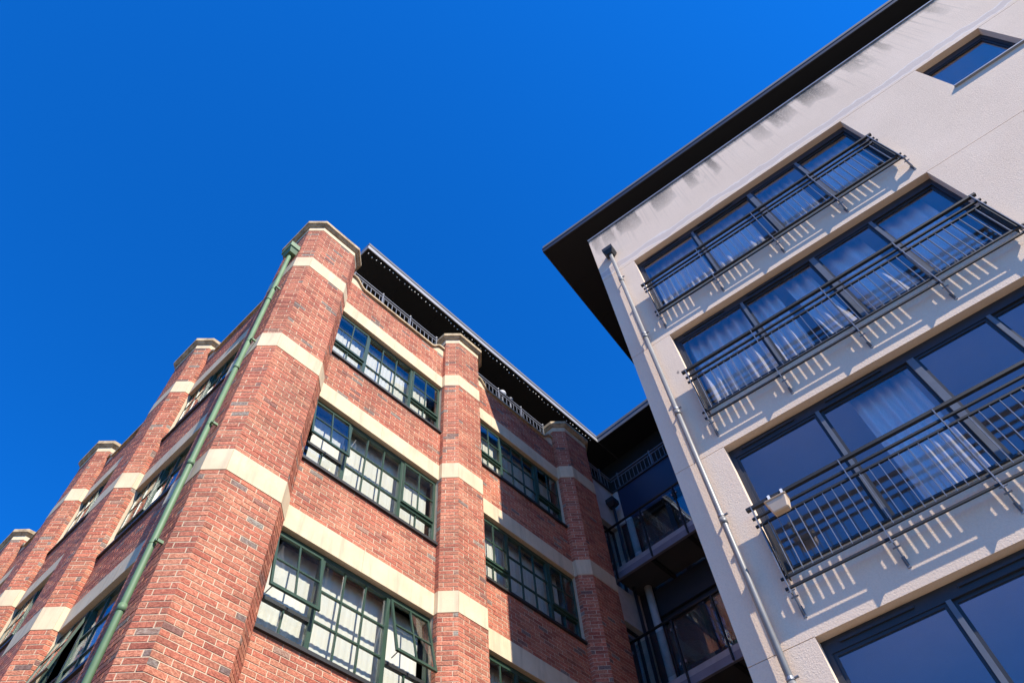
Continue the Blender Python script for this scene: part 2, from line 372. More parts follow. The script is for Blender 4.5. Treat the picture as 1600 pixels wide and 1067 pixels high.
for P, Tt in zip(piers, turrets):
    if len(P) == 8: back = [(3.127, 6.72), (2.517, 6.72), (2.517, 7.333)]
    elif P[0][0] == WC: back = [(WC + 0.3, P[-1][1]), (WC + 0.3, P[0][1])]
    else: back = [(P[-1][0], WA + 0.3), (P[0][0], WA + 0.3)]
    mb = MB().prism(list(P) + back, GZ, 13.30); mb.prism(Tt, 13.305, BRICK_TOP)
    mb.v = [(x, y, z + EYE) for x, y, z in mb.v]
    po = centred(mb, 'pier', 'mortar', brickb); pier_objs.append(po)
    zones = [(HB, BANDS[0])] + [(b + BH, c) for b, c in zip(BANDS, BANDS[1:] + [BRICK_TOP])]
    for i, (a, b) in enumerate(zip(P, P[1:])):
        for z0, z1 in zones:
            if b[1] == WA or a[1] == WA:      # short return: deeper above the parapet
                face_bricks(a, b, z0, min(z1, 13.342), po)
            else: face_bricks(a, b, z0, z1, po)
    if P[0][0] != WC:                         # turret returns above the coping
        x = P[0][0]; face_bricks((x, Tt[7][1]), (x, PF + CH), 13.342, BRICK_TOP, po)
        x = P[-1][0]; face_bricks((x, PF + CH), (x, Tt[7][1]), 13.342, BRICK_TOP, po)
    elif len(P) == 8:
        face_bricks((3.127, 6.334), (3.127, 7.128), 13.342, BRICK_TOP, po)
    else:
        y = P[-1][1]; face_bricks((PX + CH, y), (Tt[3][0], y), 13.342, BRICK_TOP, po)
    # stone bands, one block per face
    for zb in BANDS:
        out = offset_line(P, 0.010); inn = offset_line(P, -0.02)
        for i in range(len(P) - 1):
            a, b, c, d = out[i], out[i + 1], inn[i + 1], inn[i]
            e = Vector((b[0] - a[0], b[1] - a[1])); l = e.length
            if l < 0.05: continue
            e = e / l * 0.0015
            mb = MB().prism([(a[0] + e.x, a[1] + e.y), (b[0] - e.x, b[1] - e.y), (c[0] - e.x, c[1] - e.y), (d[0] + e.x, d[1] + e.y)], zb + 0.002 + EYE, zb + BH - 0.002 + EYE)
            centred(mb, 'stone_band', 'stone', brickb)
    # frieze and moulded cap
    fz = MB().prism(offset_closed(Tt, 0.012), BRICK_TOP + EYE, BRICK_TOP + 0.145 + EYE)
    fo = centred(fz, 'frieze', 'stone', brickb)
    cp = MB()
    z = BRICK_TOP + 0.145 + EYE
    cp.prism(offset_closed(Tt, 0.035), z, z + 0.055, offset_closed(Tt, 0.085))
    cp.prism(offset_closed(Tt, 0.097), z + 0.055, z + 0.145)
    cp.prism(offset_closed(Tt, 0.090), z + 0.145, z + 0.24, offset_closed(Tt, -0.12))
    centred(cp, 'pier_cap', 'cap', brickb)

# ---- wall bays with windows
ROWS = [12.217, 9.442, 6.667, 3.892]
win_cache = {}
def hinge(fr, s, i, z, ang): return fr.at(s, i, z) @ Matrix.Rotation(ang, 4, 'X')
def brick_window(fr, zh, detail, openL, openR):
    L = fr.L; zs = zh - WH; m1 = 0.292 * L; m2 = 0.713 * L; i0, i1 = 0.07, 0.13
    fw = 0.045; H0 = 0.05; HT = WH                          # frame from above the sill to the lintel
    key = round(L, 3)
    mb = MB(); mb.box(0.0, L, i0, i1, H0, H0 + fw); mb.box(0.0, L, i0, i1, HT - 0.075, HT)
    for a, b in ((0, fw), (m1 - 0.033, m1 + 0.033), (m2 - 0.033, m2 + 0.033), (L - fw, L)): mb.box(a, b, i0 - 0.004, i1 + 0.004, H0 + fw, HT - 0.075)
    w = put('window', mb.mesh('window'), 'green', fr.at(0, 0, zs), brickb)
    put('sill', MB().box(-0.0, L, -0.045, 0.16, 0.0, 0.05).mesh('sill'), 'dark_sill', fr.at(0, 0, zs), w)
    zb, zt = H0 + fw, HT - 0.075; h = zt - zb
    rail = zb + 0.315 * h
    def vbar(s, za, zb_, mw=None, d=0.0): put('glazing_bar', MB().box(-0.011, 0.011, 0.012, 0.045, 0, zb_ - za).mesh('bar'), 'green', mw or fr.at(s, i0, zs + za), w)
    def hbar(sa, sb, z): put('glazing_bar', MB().box(0, sb - sa, 0.010, 0.043, -0.012, 0.012).mesh('bar'), 'green', fr.at(sa, i0, zs + z), w)
    def pane(sa, sb, za, zb_, dep=0.03): put('pane', MB().box(0, sb - sa, 0, 0.005, 0, zb_ - za).mesh('pane'), 'glass', fr.at(sa, i0 + dep, zs + za), w)
    # centre light 3 x 3
    ca, cb = m1 + 0.033, m2 - 0.033
    cs = [ca + (cb - ca) * k / 3 for k in range(4)]; rz = [zb + h * k / 3 for k in range(4)]
    for k in (1, 2): vbar(cs[k], zb, zt); hbar(ca, cb, rz[k])
    if detail:
        for a, b in zip(cs, cs[1:]):
            for c, d in zip(rz, rz[1:]): pane(a, b, c, d)
    else: pane(ca, cb, zb, zt)
    for (sa, sb, op) in ((fw, m1 - 0.033, openL), (m2 + 0.033, L - fw, openR)):
        mid = (sa + sb) / 2
        put('transom', MB().box(sa, sb, i0 - 0.002, i1, rail - 0.045, rail).mesh('transom'), 'dark_sill' if op else 'green', fr.at(0, 0, zs), w)
        vbar(mid, zb, rail - 0.045)
        if detail: pane(sa, mid, zb, rail - 0.045); pane(mid, sb, zb, rail - 0.045)
        else: pane(sa, sb, zb, rail - 0.045)
        # top hung sash, hinge on its upper edge
        sh = zt - rail - 0.004; sw = sb - sa + 0.02
        mw = hinge(fr, sa - 0.01, i0 - 0.028, zs + zt, -op)
        q = MB(); t_ = 0.034
        q.box(0, sw, 0, 0.03, -sh, -sh + t_ + 0.012); q.box(0, sw, 0, 0.03, -t_, 0); q.box(0, t_, 0.0005, 0.0295, -sh + t_ + 0.012, -t_); q.box(sw - t_, sw, 0.0005, 0.0295, -sh + t_ + 0.012, -t_)
        put('sash', q.mesh('sash'), 'green', mw, w)
        z1 = -sh + t_ + 0.012; z2 = -t_; zm = (z1 + z2) / 2
        put('glazing_bar', MB().box(sw / 2 - 0.011, sw / 2 + 0.011, 0.002, 0.026, z1, z2).mesh('bar'), 'green', mw, w)
        put('glazing_bar', MB().box(t_, sw - t_, 0.004, 0.028, zm - 0.011, zm + 0.011).mesh('bar'), 'green', mw, w)
        if detail:
            for a, b in ((t_, sw / 2), (sw / 2, sw - t_)):
                for c, d in ((z1, zm), (zm, z2)): put('pane', MB().box(a, b, 0.012, 0.017, c, d).mesh('pane'), 'glass', mw, w)
        else: put('pane', MB().box(t_, sw - t_, 0.012, 0.017, z1, z2).mesh('pane'), 'glass', mw, w)
        if op: put('stay', MB().box(0.05, 0.062, 0.01, 0.16, -sh + 0.02, -sh + 0.03).mesh('stay'), 'steel', mw, w)
    # room behind
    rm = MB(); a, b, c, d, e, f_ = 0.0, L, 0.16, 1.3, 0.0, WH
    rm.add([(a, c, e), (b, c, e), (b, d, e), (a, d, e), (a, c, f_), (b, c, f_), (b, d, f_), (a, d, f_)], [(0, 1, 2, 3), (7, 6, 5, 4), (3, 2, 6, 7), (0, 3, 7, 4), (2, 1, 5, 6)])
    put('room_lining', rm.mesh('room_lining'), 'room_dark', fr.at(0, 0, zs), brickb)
    return zs
def pleats(s0, s1, z0, z1, i, amp, pitch, seed=0, sway=0.0, n=None):
    """hanging cloth: closed thin sheet with vertical folds"""
    rs = random.Random(seed); n = n or max(8, int((s1 - s0) / pitch * 10)); rows = 6
    ph = rs.random() * 6; mb = MB(); vs = []
    for side in (0, 0.003):
        for r in range(rows + 1):
            tz = r / rows; z = z1 + (z0 - z1) * tz
            for k in range(n + 1):
                s = s0 + (s1 - s0) * k / n
                a = amp * math.sin(2 * math.pi * s / pitch + ph + 0.8 * math.sin(s * 3.1 + ph)) * (0.75 + 0.25 * tz) + amp * 0.4 * math.sin(2 * math.pi * s / pitch * 0.43 + ph * 2 + tz)
                vs.append((s + sway * tz * tz, i + a + side, z))
    W_ = n + 1; H_ = (rows + 1) * W_; fs = []
    for r in range(rows):
        for k in range(n):
            q = r * W_ + k; fs.append((q, q + 1, q + 1 + W_, q + W_)); fs.append((H_ + q, H_ + q + W_, H_ + q + W_ + 1, H_ + q + 1))
    for k in range(n):
        fs.append((k, H_ + k, H_ + k + 1, k + 1)); q = rows * W_ + k; fs.append((q, q + 1, H_ + q + 1, H_ + q))
    for r in range(rows):
        q = r * W_; fs.append((q, q + W_, H_ + q + W_, H_ + q)); q += n; fs.append((q, H_ + q, H_ + q + W_, q + W_))
    return mb.add(vs, fs)
rb0 = random.Random(21)
ROWN = ['topmost', 'second', 'third', 'fourth']
BAYN = {0: 'bay beyond two piers left of the downpipe', 1: 'bay one pier left of the downpipe', 2: 'bay directly beside the downpipe',
        3: 'sunlit bay right of the corner pier', 4: 'half shaded bay right of the middle pier'}
for bi, (p, q) in enumerate(bays):
    fr = Frame(p, q); L = fr.L
    hs = [(0, L, r - WH, r) for r in ROWS]
    lv = [PARAPET] + [x for r in ROWS for x in (r, r - WH)] + [GZ]
    wos = [put('wall', wall_mesh(*holes_grid(0.0, L, lv[2 * k + 1], lv[2 * k], []), [], 0.28), 'mortar', fr.at(), brickb) for k in range(5)]
    for r, zh in enumerate(ROWS):
        det = (bi in (3, 4) and not (bi == 3 and r == 3)) or (bi == 2 and r < 3)
        oL = oR = 0.0
        if bi == 3 and r == 1: oL = R(9)
        if bi == 3 and r == 2: oL = R(10); oR = R(13)
        if bi == 2 and r == 2: oL = R(9)
        zs = brick_window(fr, zh, det, oL, oR)
        # lintel, two stones
        for a, b in ((0.0015, L * 0.5 - 0.0015), (L * 0.5 + 0.0015, L - 0.0015)):
            centred(MB().box(a, b, -0.012, 0.06, zh + 0.002, zh + BH - 0.002), 'lintel', 'stone', brickb, fr.at())
        ztop = zs; zlow = (ROWS[r + 1] + BH) if r < 3 else HB - 0.9
        if r < 3: face_bricks(p, q, zlow, zs, wos[r + 1])
        if r == 0: face_bricks(p, q, zh + BH, PARAPET, wos[0])
        fa, fb = {(3, 1): (0.09, 0.99), (3, 0): (0.012, 0.94), (4, 0): (0.012, 0.99), (4, 1): (0.03, 0.90), (4, 2): (0.15, 0.99), (2, 1): (0.1, 0.93)}.get((bi, r), (0.012, 0.988))
        bl = pleats(fa * L, fb * L, 0.05, WH - 0.002, 0.27, rb0.choice((0.0025, 0.0035, 0.005)), 0.089, bi * 7 + r)
        put('window_blind', bl.mesh('window_blind', True), 'blind', fr.at(0, 0, zs), None, label='cream blind, %s window down, %s' % (ROWN[r], BAYN[bi]), category='blind', group='blinds behind the green windows')
    # coping with swept ends, stone haunches
    def cz(s):
        d = min(s, L - s); t_ = min(1, max(0, (d - 0.11) / 0.26)); t_ = t_ * t_ * (3 - 2 * t_); return 13.665 - 0.225 * t_
    ss = sorted(set([0, 0.05, 0.11, L - 0.11, L - 0.05, L] + [0.11 + 0.26 * k / 10 for k in range(11)] + [L - 0.11 - 0.26 * k / 10 for k in range(11)]))
    vs = []
    for s in ss:
        z = cz(s); vs += [(s, -0.055, z), (s, 0.30, z), (s, 0.30, z + 0.055), (s, -0.055, z + 0.055)]
    fs = [(0, 1, 2, 3), tuple(len(vs) - 4 + k for k in (3, 2, 1, 0))]
    for k in range(len(ss) - 1):
        a = 4 * k; b = a + 4
        for j in range(4): fs.append((a + j, a + (j + 1) % 4, b + (j + 1) % 4, b + j))
    centred(MB().add(vs, fs), 'coping', 'cap', brickb, fr.at())
    for side in (0, 1):
        pts = [s for s in ss if s <= 0.37 + 1e-6]; pv = [(s, cz(s)) for s in pts]
        prof = [(0.0, PARAPET + 0.001)] + [(s, z - 0.001) for s, z in pv] + [(pts[-1], PARAPET + 0.001)]
        if side: prof = [(L - s, z) for s, z in prof]
        n = len(prof); vs = [(s, -0.008, z) for s, z in prof] + [(s, 0.26, z) for s, z in prof]
        fs = [tuple(range(n)), tuple(range(2 * n - 1, n - 1, -1))] + [(i, (i + 1) % n, n + (i + 1) % n, n + i) for i in range(n)]
        centred(MB().add(vs, fs), 'haunch_stone', 'stone', brickb, fr.at())
    centred(MB().box(0.37, L - 0.37, 0.0, 0.26, PARAPET + 0.001, 13.44), 'parapet_bed', 'mortar', brickb, fr.at())
    # parapet railing
    i_r = 0.12; zt = 14.16
    rl = put('parapet_railing', MB().box(0, L, -0.02, 0.02, -0.012, 0.012).mesh('rail'), 'rail_iron', fr.at(0, i_r, zt), brickb)
    for z in (14.07, 13.60):
        put('rail', MB().box(0, L, -0.013, 0.013, -0.011, 0.011).mesh('rail'), 'rail_iron', fr.at(0, i_r, z), rl)
    npst = 3
    pm = MB().box(-0.016, 0.016, -0.016, 0.016, 0, 0.70); pm.ball((0, 0, 0.715), 0.032); pm = pm.mesh('post'); 
    for k in range(npst + 1):
        s = 0.12 + (L - 0.24) * k / npst
        put('post', pm, 'rail_iron', fr.at(s, i_r, 13.49 if 0.3 < s < L - 0.3 else 13.5), rl)
    bm_ = MB().box(-0.007, 0.007, -0.007, 0.007, 13.60, 14.07).mesh('baluster')
    if bi >= 3:
        nb = int(L / 0.115)
        for k in range(1, nb): put('baluster', bm_, 'rail_iron', fr.at(L * k / nb, i_r, 0), rl)

# plinth below the modelled courses
mb = MB()
for bi, (p, q) in enumerate(bays):
    fr = Frame(p, q)

# ---- bricks: nearest ones in view are single objects, the rest one mesh
eye = Vector((0, 0, EYE))
def in_view(P):
    d = P - eye; z = d.dot(cf)
    if z <= 0: return False
    x = 800 + 1123.87 * d.dot(cr) / z; y = 533.5 - 1123.87 * d.dot(cu) / z
    return -20 < x < 1620 and -20 < y < 1090
def brick_vs(w, h, c=0.003, d=0.016, proud=0.005):
    f = -proud
    vs = [(0, d - proud, 0), (w, d - proud, 0), (w, d - proud, h), (0, d - proud, h), (0, f + c, 0), (w, f + c, 0), (w, f + c, h), (0, f + c, h), (c, f, c), (w - c, f, c), (w - c, f, h - c), (c, f, h - c)]
    fs = [(4, 0, 1, 5), (5, 1, 2, 6), (6, 2, 3, 7), (7, 3, 0, 4), (4, 5, 9, 8), (5, 6, 10, 9), (6, 7, 11, 10), (7, 4, 8, 11), (8, 9, 10, 11)]
    return vs, fs
cand = []
for k, (fr, a, b, z, par) in enumerate(bricks):
    P = fr.at((a + b) / 2, 0, z + 0.0325).translation
    if b - a > 0.09 and in_view(P):
        facing = (eye - P).normalized().dot(Vector((fr.d.y, -fr.d.x, 0)))
        if facing > 0.02: cand.append((facing ** 0.5 / (P - eye).length, k))
cand.sort(reverse=True); single = set(k for _, k in cand[:300])
bmesh_cache = {}; vs_all = []; fs_all = []
rb = random.Random(3)
for k, (fr, a, b, z, par) in enumerate(bricks):
    w = b - a; h = 0.066
    j = rb.uniform(-0.0015, 0.0015); jz = rb.uniform(-0.0012, 0.0012); tilt = rb.uniform(-0.004, 0.004); jo = rb.uniform(-0.0015, 0.0020)
    mw = fr.at(a + 0.0 + j, jo, z + 0.005 + jz) @ Matrix.Rotation(tilt, 4, 'Y')
    if k in single:
        key = round(w, 3)
        if key not in bmesh_cache:
            mb = MB().add(*brick_vs(w, h)); bmesh_cache[key] = mb.mesh('brick')
        put('brick', bmesh_cache[key], 'brick', mw, par)
    else:
        v, f = brick_vs(w, h); n = len(vs_all)
        vs_all += [tuple(mw @ Vector(x)) for x in v]; fs_all += [tuple(i + n for i in q) for q in f]
put('brickwork', MB().add(vs_all, fs_all).mesh('brickwork'), 'brick', None, brickb, kind='stuff')

# ---- green downpipe on the corner pier
px, py = PX - 0.085, 6.535
pp = MB().tube((px, py, 0), (px, py, 12.86 + EYE), 0.037, 16)
pipe = centred(pp, 'downpipe', 'pipe_green', brickb, None, True)
hp = MB().prism([(px - 0.06, py - 0.09), (px + 0.08, py - 0.09), (px + 0.08, py + 0.09), (px - 0.06, py + 0.09)], 12.86 + EYE, 12.98 + EYE, [(px - 0.10, py - 0.14), (px + 0.083, py - 0.14), (px + 0.083, py + 0.14), (px - 0.10, py + 0.14)])
hp.prism([(px - 0.115, py - 0.155), (px + 0.083, py - 0.155), (px + 0.083, py + 0.155), (px - 0.115, py + 0.155)], 12.98 + EYE, 13.13 + EYE)
centred(hp, 'hopper', 'pipe_green', pipe)
for z in (11.05, 8.95, 6.85, 4.75, 2.65):
    centred(MB().tube((px, py, z + EYE), (px, py, z + 0.08 + EYE), 0.043, 16), 'collar', 'pipe_green', pipe, None, True)
for z in (11.45, 9.70, 7.62, 5.60, 3.6):
    b_ = MB().tube((px, py, z + EYE), (px, py, z + 0.035 + EYE), 0.041, 16); b_.box(px, PX + 0.004, py - 0.085, py - 0.06, z + EYE, z + 0.035 + EYE); b_.box(px - 0.01, px + 0.01, py - 0.085, py - 0.03, z + EYE, z + 0.035 + EYE)
    centred(b_, 'bracket', 'pipe_green', pipe)

# ---- roof over the set-back top floor
def roof_part(name, parent, poly, z, h, mat): return centred(MB().prism(poly, z + EYE, z + h + EYE), name, mat, parent)
RZ = 16.0
rf = roof_part('roof', brickb, [(3.46 + 0.02, 6.67), (16.2, 6.67), (16.2, 22), (3.48, 22)], RZ + 0.006, 0.30, 'roofing')
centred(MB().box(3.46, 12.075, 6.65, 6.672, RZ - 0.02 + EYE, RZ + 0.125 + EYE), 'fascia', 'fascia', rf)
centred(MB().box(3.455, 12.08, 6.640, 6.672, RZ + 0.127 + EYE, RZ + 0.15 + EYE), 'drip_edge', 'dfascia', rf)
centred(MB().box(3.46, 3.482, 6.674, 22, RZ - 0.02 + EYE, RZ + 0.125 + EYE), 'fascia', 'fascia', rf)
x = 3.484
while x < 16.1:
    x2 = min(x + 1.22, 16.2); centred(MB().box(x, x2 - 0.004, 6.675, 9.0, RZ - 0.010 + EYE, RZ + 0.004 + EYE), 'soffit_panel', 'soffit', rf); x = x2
pen = wall_mesh(*holes_grid(0, 9.3, 0, 2.69, []), [], 0.2)
put('penthouse_wall', pen, 'soffit', T((3.9, 8.2, 13.30 + EYE)), brickb)
centred(MB().box(2.53, 11.9, 6.73, 22, 13.20 + EYE, 13.29 + EYE), 'roof_terrace', 'roofing', brickb)

# ================================================================== APARTMENT BUILDING (pale render)
DN = Vector((0.99384, 0.11086)); DT = Vector((-0.11086, 0.99384)); DD = 6.8
O = DN * DD
FD = Frame((O.x, O.y), (O.x - DT.x, O.y - DT.y))          # s = distance to the right along the facade, y inwards
UL, UR = -1.846, 13.0
apt = empty('apartment_building', (O.x + 6, O.y - 4, 0), 'pale rendered apartment block with black eaves, slate windows and bar railings', 'building')
HEADS = [12.80, 9.954, 7.108, 4.262, 1.416]; OPH = 2.075
W0, W1 = -1.115, 3.315; SW0, SW1, SWH = 4.744, 5.88, 1.26
top_z = 14.75
rows = [(HEADS[0], top_z, [])]
for k in range(4):
    h = HEADS[k]; rows.append((HEADS[k + 1], h, [(W0, W1, h - OPH, h), (SW0, SW1, h - SWH, h)]))
rows.append((GZ, HEADS[4], []))
for z0, z1, hs in rows:
    us, zs_ = holes_grid(UL, UR, z0 + 0.004, z1 - 0.004, [])
    hs2 = [(a, b, c, min(d, z1 - 0.004)) for a, b, c, d in hs]
    us, zs_ = holes_grid(UL, UR, z0 + 0.004, z1 - 0.004, hs2)
    put('render_panel', wall_mesh(us, zs_, hs2, 0.30), 'roughcast', FD.at(), apt)
for h in HEADS:
    for a, b in ((UL + 0.012, W0 - 0.001), (W1 + 0.001, SW0 - 0.001), (SW1 + 0.001, UR)) if h > 2 else ((UL + 0.012, UR),):
        centred(MB().box(a, b, 0.012, 0.29, h - 0.0045, h + 0.0045), 'movement_joint', 'slate', apt, FD.at())
    if h > 2:
        for a, b in ((W0, W1), (SW0, SW1)): centred(MB().box(a, b, 0.0, 0.13, h - 0.0035, h + 0.0038), 'head_trim', 'roughcast', apt, FD.at())
# side wall and body
sw_ = Frame(tuple((O + DT * 1.8455) + DN * 9.0), tuple((O + DT * 1.8455) + DN * 0.302))
put('side_wall', wall_mesh(*holes_grid(0, sw_.L, GZ, top_z, []), [], 0.3), 'roughcast', sw_.at(), apt)
centred(MB().box(UL - 0.004, UR, -0.022, 0.34, top_z + 0.001, top_z + 0.045), 'coping', 'alu', apt, FD.at())
centred(MB().box(UL + 0.3, UR, 0.35, 9.0, top_z - 0.2, top_z - 0.1), 'roof_terrace', 'roofing', apt, FD.at())
# roof: flat plate over the set-back top floor
fr_i, fr_u = 0.09, -3.024
rf2 = centred(MB().box(fr_u + 0.02, UR, fr_i + 0.02, 9.5, RZ + 0.006, RZ + 0.3), 'roof', 'roofing', apt, FD.at())
centred(MB().box(fr_u, UR, fr_i, fr_i + 0.022, RZ - 0.015, RZ + 0.12), 'fascia', 'dfascia', rf2, FD.at())
centred(MB().box(fr_u - 0.006, UR, fr_i - 0.010, fr_i + 0.022, RZ + 0.122, RZ + 0.15), 'drip_edge', 'dfascia', rf2, FD.at())
centred(MB().box(fr_u, fr_u + 0.022, fr_i + 0.024, 9.5, RZ - 0.015, RZ + 0.12), 'fascia', 'dfascia', rf2, FD.at())
i = fr_i + 0.025
while i < 9.4:
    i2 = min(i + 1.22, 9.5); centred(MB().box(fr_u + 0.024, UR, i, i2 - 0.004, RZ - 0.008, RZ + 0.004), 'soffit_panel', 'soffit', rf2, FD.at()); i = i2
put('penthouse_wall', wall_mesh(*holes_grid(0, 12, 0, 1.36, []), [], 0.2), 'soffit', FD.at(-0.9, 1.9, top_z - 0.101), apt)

def slab_window(h, w0, w1, oph, mull, name):
    W_ = w1 - w0; i0, i1 = 0.125, 0.20; zb = -oph
    mb = MB(); mb.box(0, W_, i0, i1, -0.15, 0); mb.box(0, W_, i0, i1, zb, zb + 0.07)
    mb.box(0, 0.06, i0 - 0.003, i1, zb + 0.07, -0.15); mb.box(W_ - 0.06, W_, i0 - 0.003, i1, zb + 0.07, -0.15)
    w = put('window', mb.mesh('window'), 'slate', FD.at(w0, 0, h), apt)
    edges = [0.06]
    for c, wd in mull:
        c -= w0
        put('mullion', MB().box(c - wd / 2, c + wd / 2, i0 - 0.012, i1 - 0.005, zb + 0.07, -0.15).mesh('mullion'), 'mull', FD.at(w0, 0, h), w)
        edges += [c - wd / 2, c + wd / 2]
    edges.append(W_ - 0.06)
    for k in range(0, len(edges), 2):
        a, b = edges[k], edges[k + 1]; z0, z1 = zb + 0.07, -0.15; t_ = 0.035; ii = i0 + 0.012 + (0.02 if (k // 2) % 2 else 0)
        q = MB(); q.box(a, b, ii, ii + 0.04, z0, z0 + t_ + 0.02); q.box(a, b, ii, ii + 0.04, z1 - t_, z1); q.box(a, a + t_, ii + 0.001, ii + 0.04, z0 + t_ + 0.02, z1 - t_); q.box(b - t_, b, ii + 0.001, ii + 0.04, z0 + t_ + 0.02, z1 - t_)
        put('sash', q.mesh('sash'), 'slate', FD.at(w0, 0, h), w)
        put('pane', MB().box(a + t_, b - t_, ii + 0.015, ii + 0.021, z0 + t_ + 0.02, z1 - t_).mesh('pane'), 'dglass', FD.at(w0, 0, h), w)
    if W_ > 3:
        for k in (0, 2):
            a = edges[k] + 0.12; put('trickle_vent', MB().box(a, a + 0.75, i0 - 0.022, i0, -0.085, -0.055).mesh('trickle_vent'), 'slate', FD.at(w0, 0, h), w)
    return w
MULL = [(0.10, 0.05), (1.325, 0.085), (2.29, 0.05)]
rooms = []
for k, h in enumerate(HEADS[:4]):
    slab_window(h, W0, W1, OPH, MULL, 'window')
    centred(MB().box(W0 - 0.0, W1, -0.03, 0.124, h - OPH - 0.012, h - OPH + 0.014), 'sill', 'slate', apt, FD.at())
    slab_window(h, SW0, SW1, SWH, [], 'window')
    centred(MB().box(SW0 - 0.03, SW1 + 0.03, -0.045, 0.124, h - SWH - 0.012, h - SWH + 0.016), 'sill', 'alu', apt, FD.at())
    for (a, b, lo) in ((W0, W1, h - OPH), (SW0, SW1, h - SWH)):
        rm = MB(); c, d, e, f_ = 0.302, 4.2, lo, h + 0.12
        rm.add([(a - .3, c, e), (b + .3, c, e), (b + .3, d, e), (a - .3, d, e), (a - .3, c, f_), (b + .3, c, f_), (b + .3, d, f_), (a - .3, d, f_)], [(0, 1, 2, 3), (7, 6, 5, 4), (3, 2, 6, 7), (0, 3, 7, 4), (2, 1, 5, 6)])
        put('room_lining', rm.mesh('room_lining'), 'room', FD.at(), apt)
# railings
posts_u = [-1.11, -0.015, 1.085, 2.175, 3.265]
post_me = MB().box(-0.006, 0.006, -0.028, 0.072, -1.02, -0.30).box(-0.006, 0.006, -0.028, 0.02, -0.30, 0.012).box(-0.006, 0.006, -0.028, 0.02, -1.20, -1.02).mesh('post')
bal_me = MB().box(-0.004, 0.004, -0.013, 0.013, -1.0, -0.265).mesh('baluster')
br = MB(); br.add([(-0.005, -0.02, -1.12), (-0.005, 0.03, -1.12), (-0.005, 0.122, -1.30), (-0.005, 0.122, -1.40), (-0.005, 0.06, -1.36), (0.005, -0.02, -1.12), (0.005, 0.03, -1.12), (0.005, 0.122, -1.30), (0.005, 0.122, -1.40), (0.005, 0.06, -1.36)],
              [(0, 1, 2, 3, 4), (9, 8, 7, 6, 5)] + [(j, (j + 1) % 5, 5 + (j + 1) % 5, 5 + j) for j in range(5)])
br.box(-0.018, 0.018, 0.112, 0.122, -1.415, -1.28); bracket_me = br.mesh('bracket')
bolt_me = MB().tube((-0.035, 0, 0), (0.045, 0, 0), 0.009, 8).mesh('bolt')
for k in range(3):
    zt = 11.582 - 2.846 * k; ir = -0.12
    A0, A1 = posts_u[0] - 0.065, posts_u[-1] + 0.065
    rl = put('balcony_railing', MB().box(A0, A1, -0.024, 0.024, -0.02, 0.02).mesh('rail'), 'black', FD.at(0, ir, zt), apt)
    for dz_, hw in ((-0.15, 0.016), (-0.265, 0.016), (-1.0, 0.012), (-1.125, 0.012)):
        put('rail', MB().box(A0 + 0.02, A1 - 0.02, -hw, hw, -0.0125, 0.0125).mesh('rail'), 'black', FD.at(0, ir, zt + dz_), rl)
    for pu in posts_u:
        po = put('post', post_me, 'steel', FD.at(pu, ir, zt), rl)
        put('bracket', bracket_me, 'rail_iron', FD.at(pu, ir, zt), rl)
        for bz, bi_ in ((-1.16, 0.0), (-1.215, 0.035)): put('bolt', bolt_me, 'steel', FD.at(pu, ir + bi_, zt + bz), rl)
    for e in (posts_u[0] + 0.035, posts_u[-1] - 0.035):
        put('end_bar', MB().box(-0.006, 0.006, -0.03, 0.09, -1.0, -0.265).mesh('end_bar'), 'black', FD.at(e, ir, zt), rl)
    for a, b in zip(posts_u, posts_u[1:]):
        for j in range(1, 10): put('baluster', bal_me, 'steel', FD.at(a + (b - a) * j / 10, ir, zt), rl)
# downpipe
pu = -1.475
pp = MB().tube((pu, -0.09, GZ), (pu, -0.09, 13.42), 0.038, 16)
pipe = centred(pp, 'downpipe', 'pipe_grey', apt, FD.at(), True)
hp = MB().prism([(pu - 0.06, -0.15), (pu + 0.06, -0.15), (pu + 0.06, -0.03), (pu - 0.06, -0.03)], 13.40, 13.50, [(pu - 0.115, -0.20), (pu + 0.115, -0.20), (pu + 0.115, 0.002), (pu - 0.115, 0.002)])
hp.prism([(pu - 0.115, -0.20), (pu + 0.115, -0.20), (pu + 0.115, 0.002), (pu - 0.115, 0.002)], 13.50, 13.62)
centred(hp, 'hopper', 'black', pipe, FD.at())
z = 12.2
while z > 0:
    centred(MB().tube((pu, -0.09, z), (pu, -0.09, z + 0.09), 0.046, 16), 'collar', 'pipe_grey', pipe, FD.at(), True)
    b_ = MB().tube((pu, -0.09, z + 0.11), (pu, -0.09, z + 0.145), 0.044, 16); b_.box(pu - 0.012, pu + 0.012, -0.09, 0.004, z + 0.115, z + 0.14); b_.tube((pu + 0.04, -0.09, z + 0.127), (pu + 0.085, -0.09, z + 0.127), 0.014, 8)
    centred(b_, 'bracket', 'steel', pipe, FD.at()); z -= 2.1
# curtains behind the big windows
def curtain(k, s0, s1, label, amp=0.035, pitch=0.16, z0=-OPH + 0.02, z1=0.119, i=0.40, sway=0.0, seed=1):
    put('curtain', pleats(s0, s1, z0, z1, i, amp, pitch, seed, sway).mesh('curtain', True), 'curtain', FD.at(0, 0, HEADS[k]), None, label=label, category='curtain', group='curtains behind the slate windows')
curtain(0, -1.0, 0.02, 'sheer white curtain in the left pane of the topmost balcony window', 0.02, 0.14, seed=2)
curtain(0, 0.15, 1.05, 'sheer white curtain in the second pane of the topmost balcony window', 0.02, 0.15, seed=3)
curtain(0, 1.40, 2.1, 'gathered white curtain in the third pane of the topmost balcony window', 0.035, 0.12, seed=4)
curtain(0, 2.40, 3.2, 'sheer white curtain in the right pane of the topmost balcony window', 0.02, 0.15, seed=12)
curtain(1, 2.42, 3.1, 'plain white curtain in the right pane of the middle balcony window', 0.03, 0.2, seed=13)
curtain(1, -1.02, 0.05, 'white curtain in deep folds in the left pane of the middle balcony window', 0.055, 0.16, seed=5)
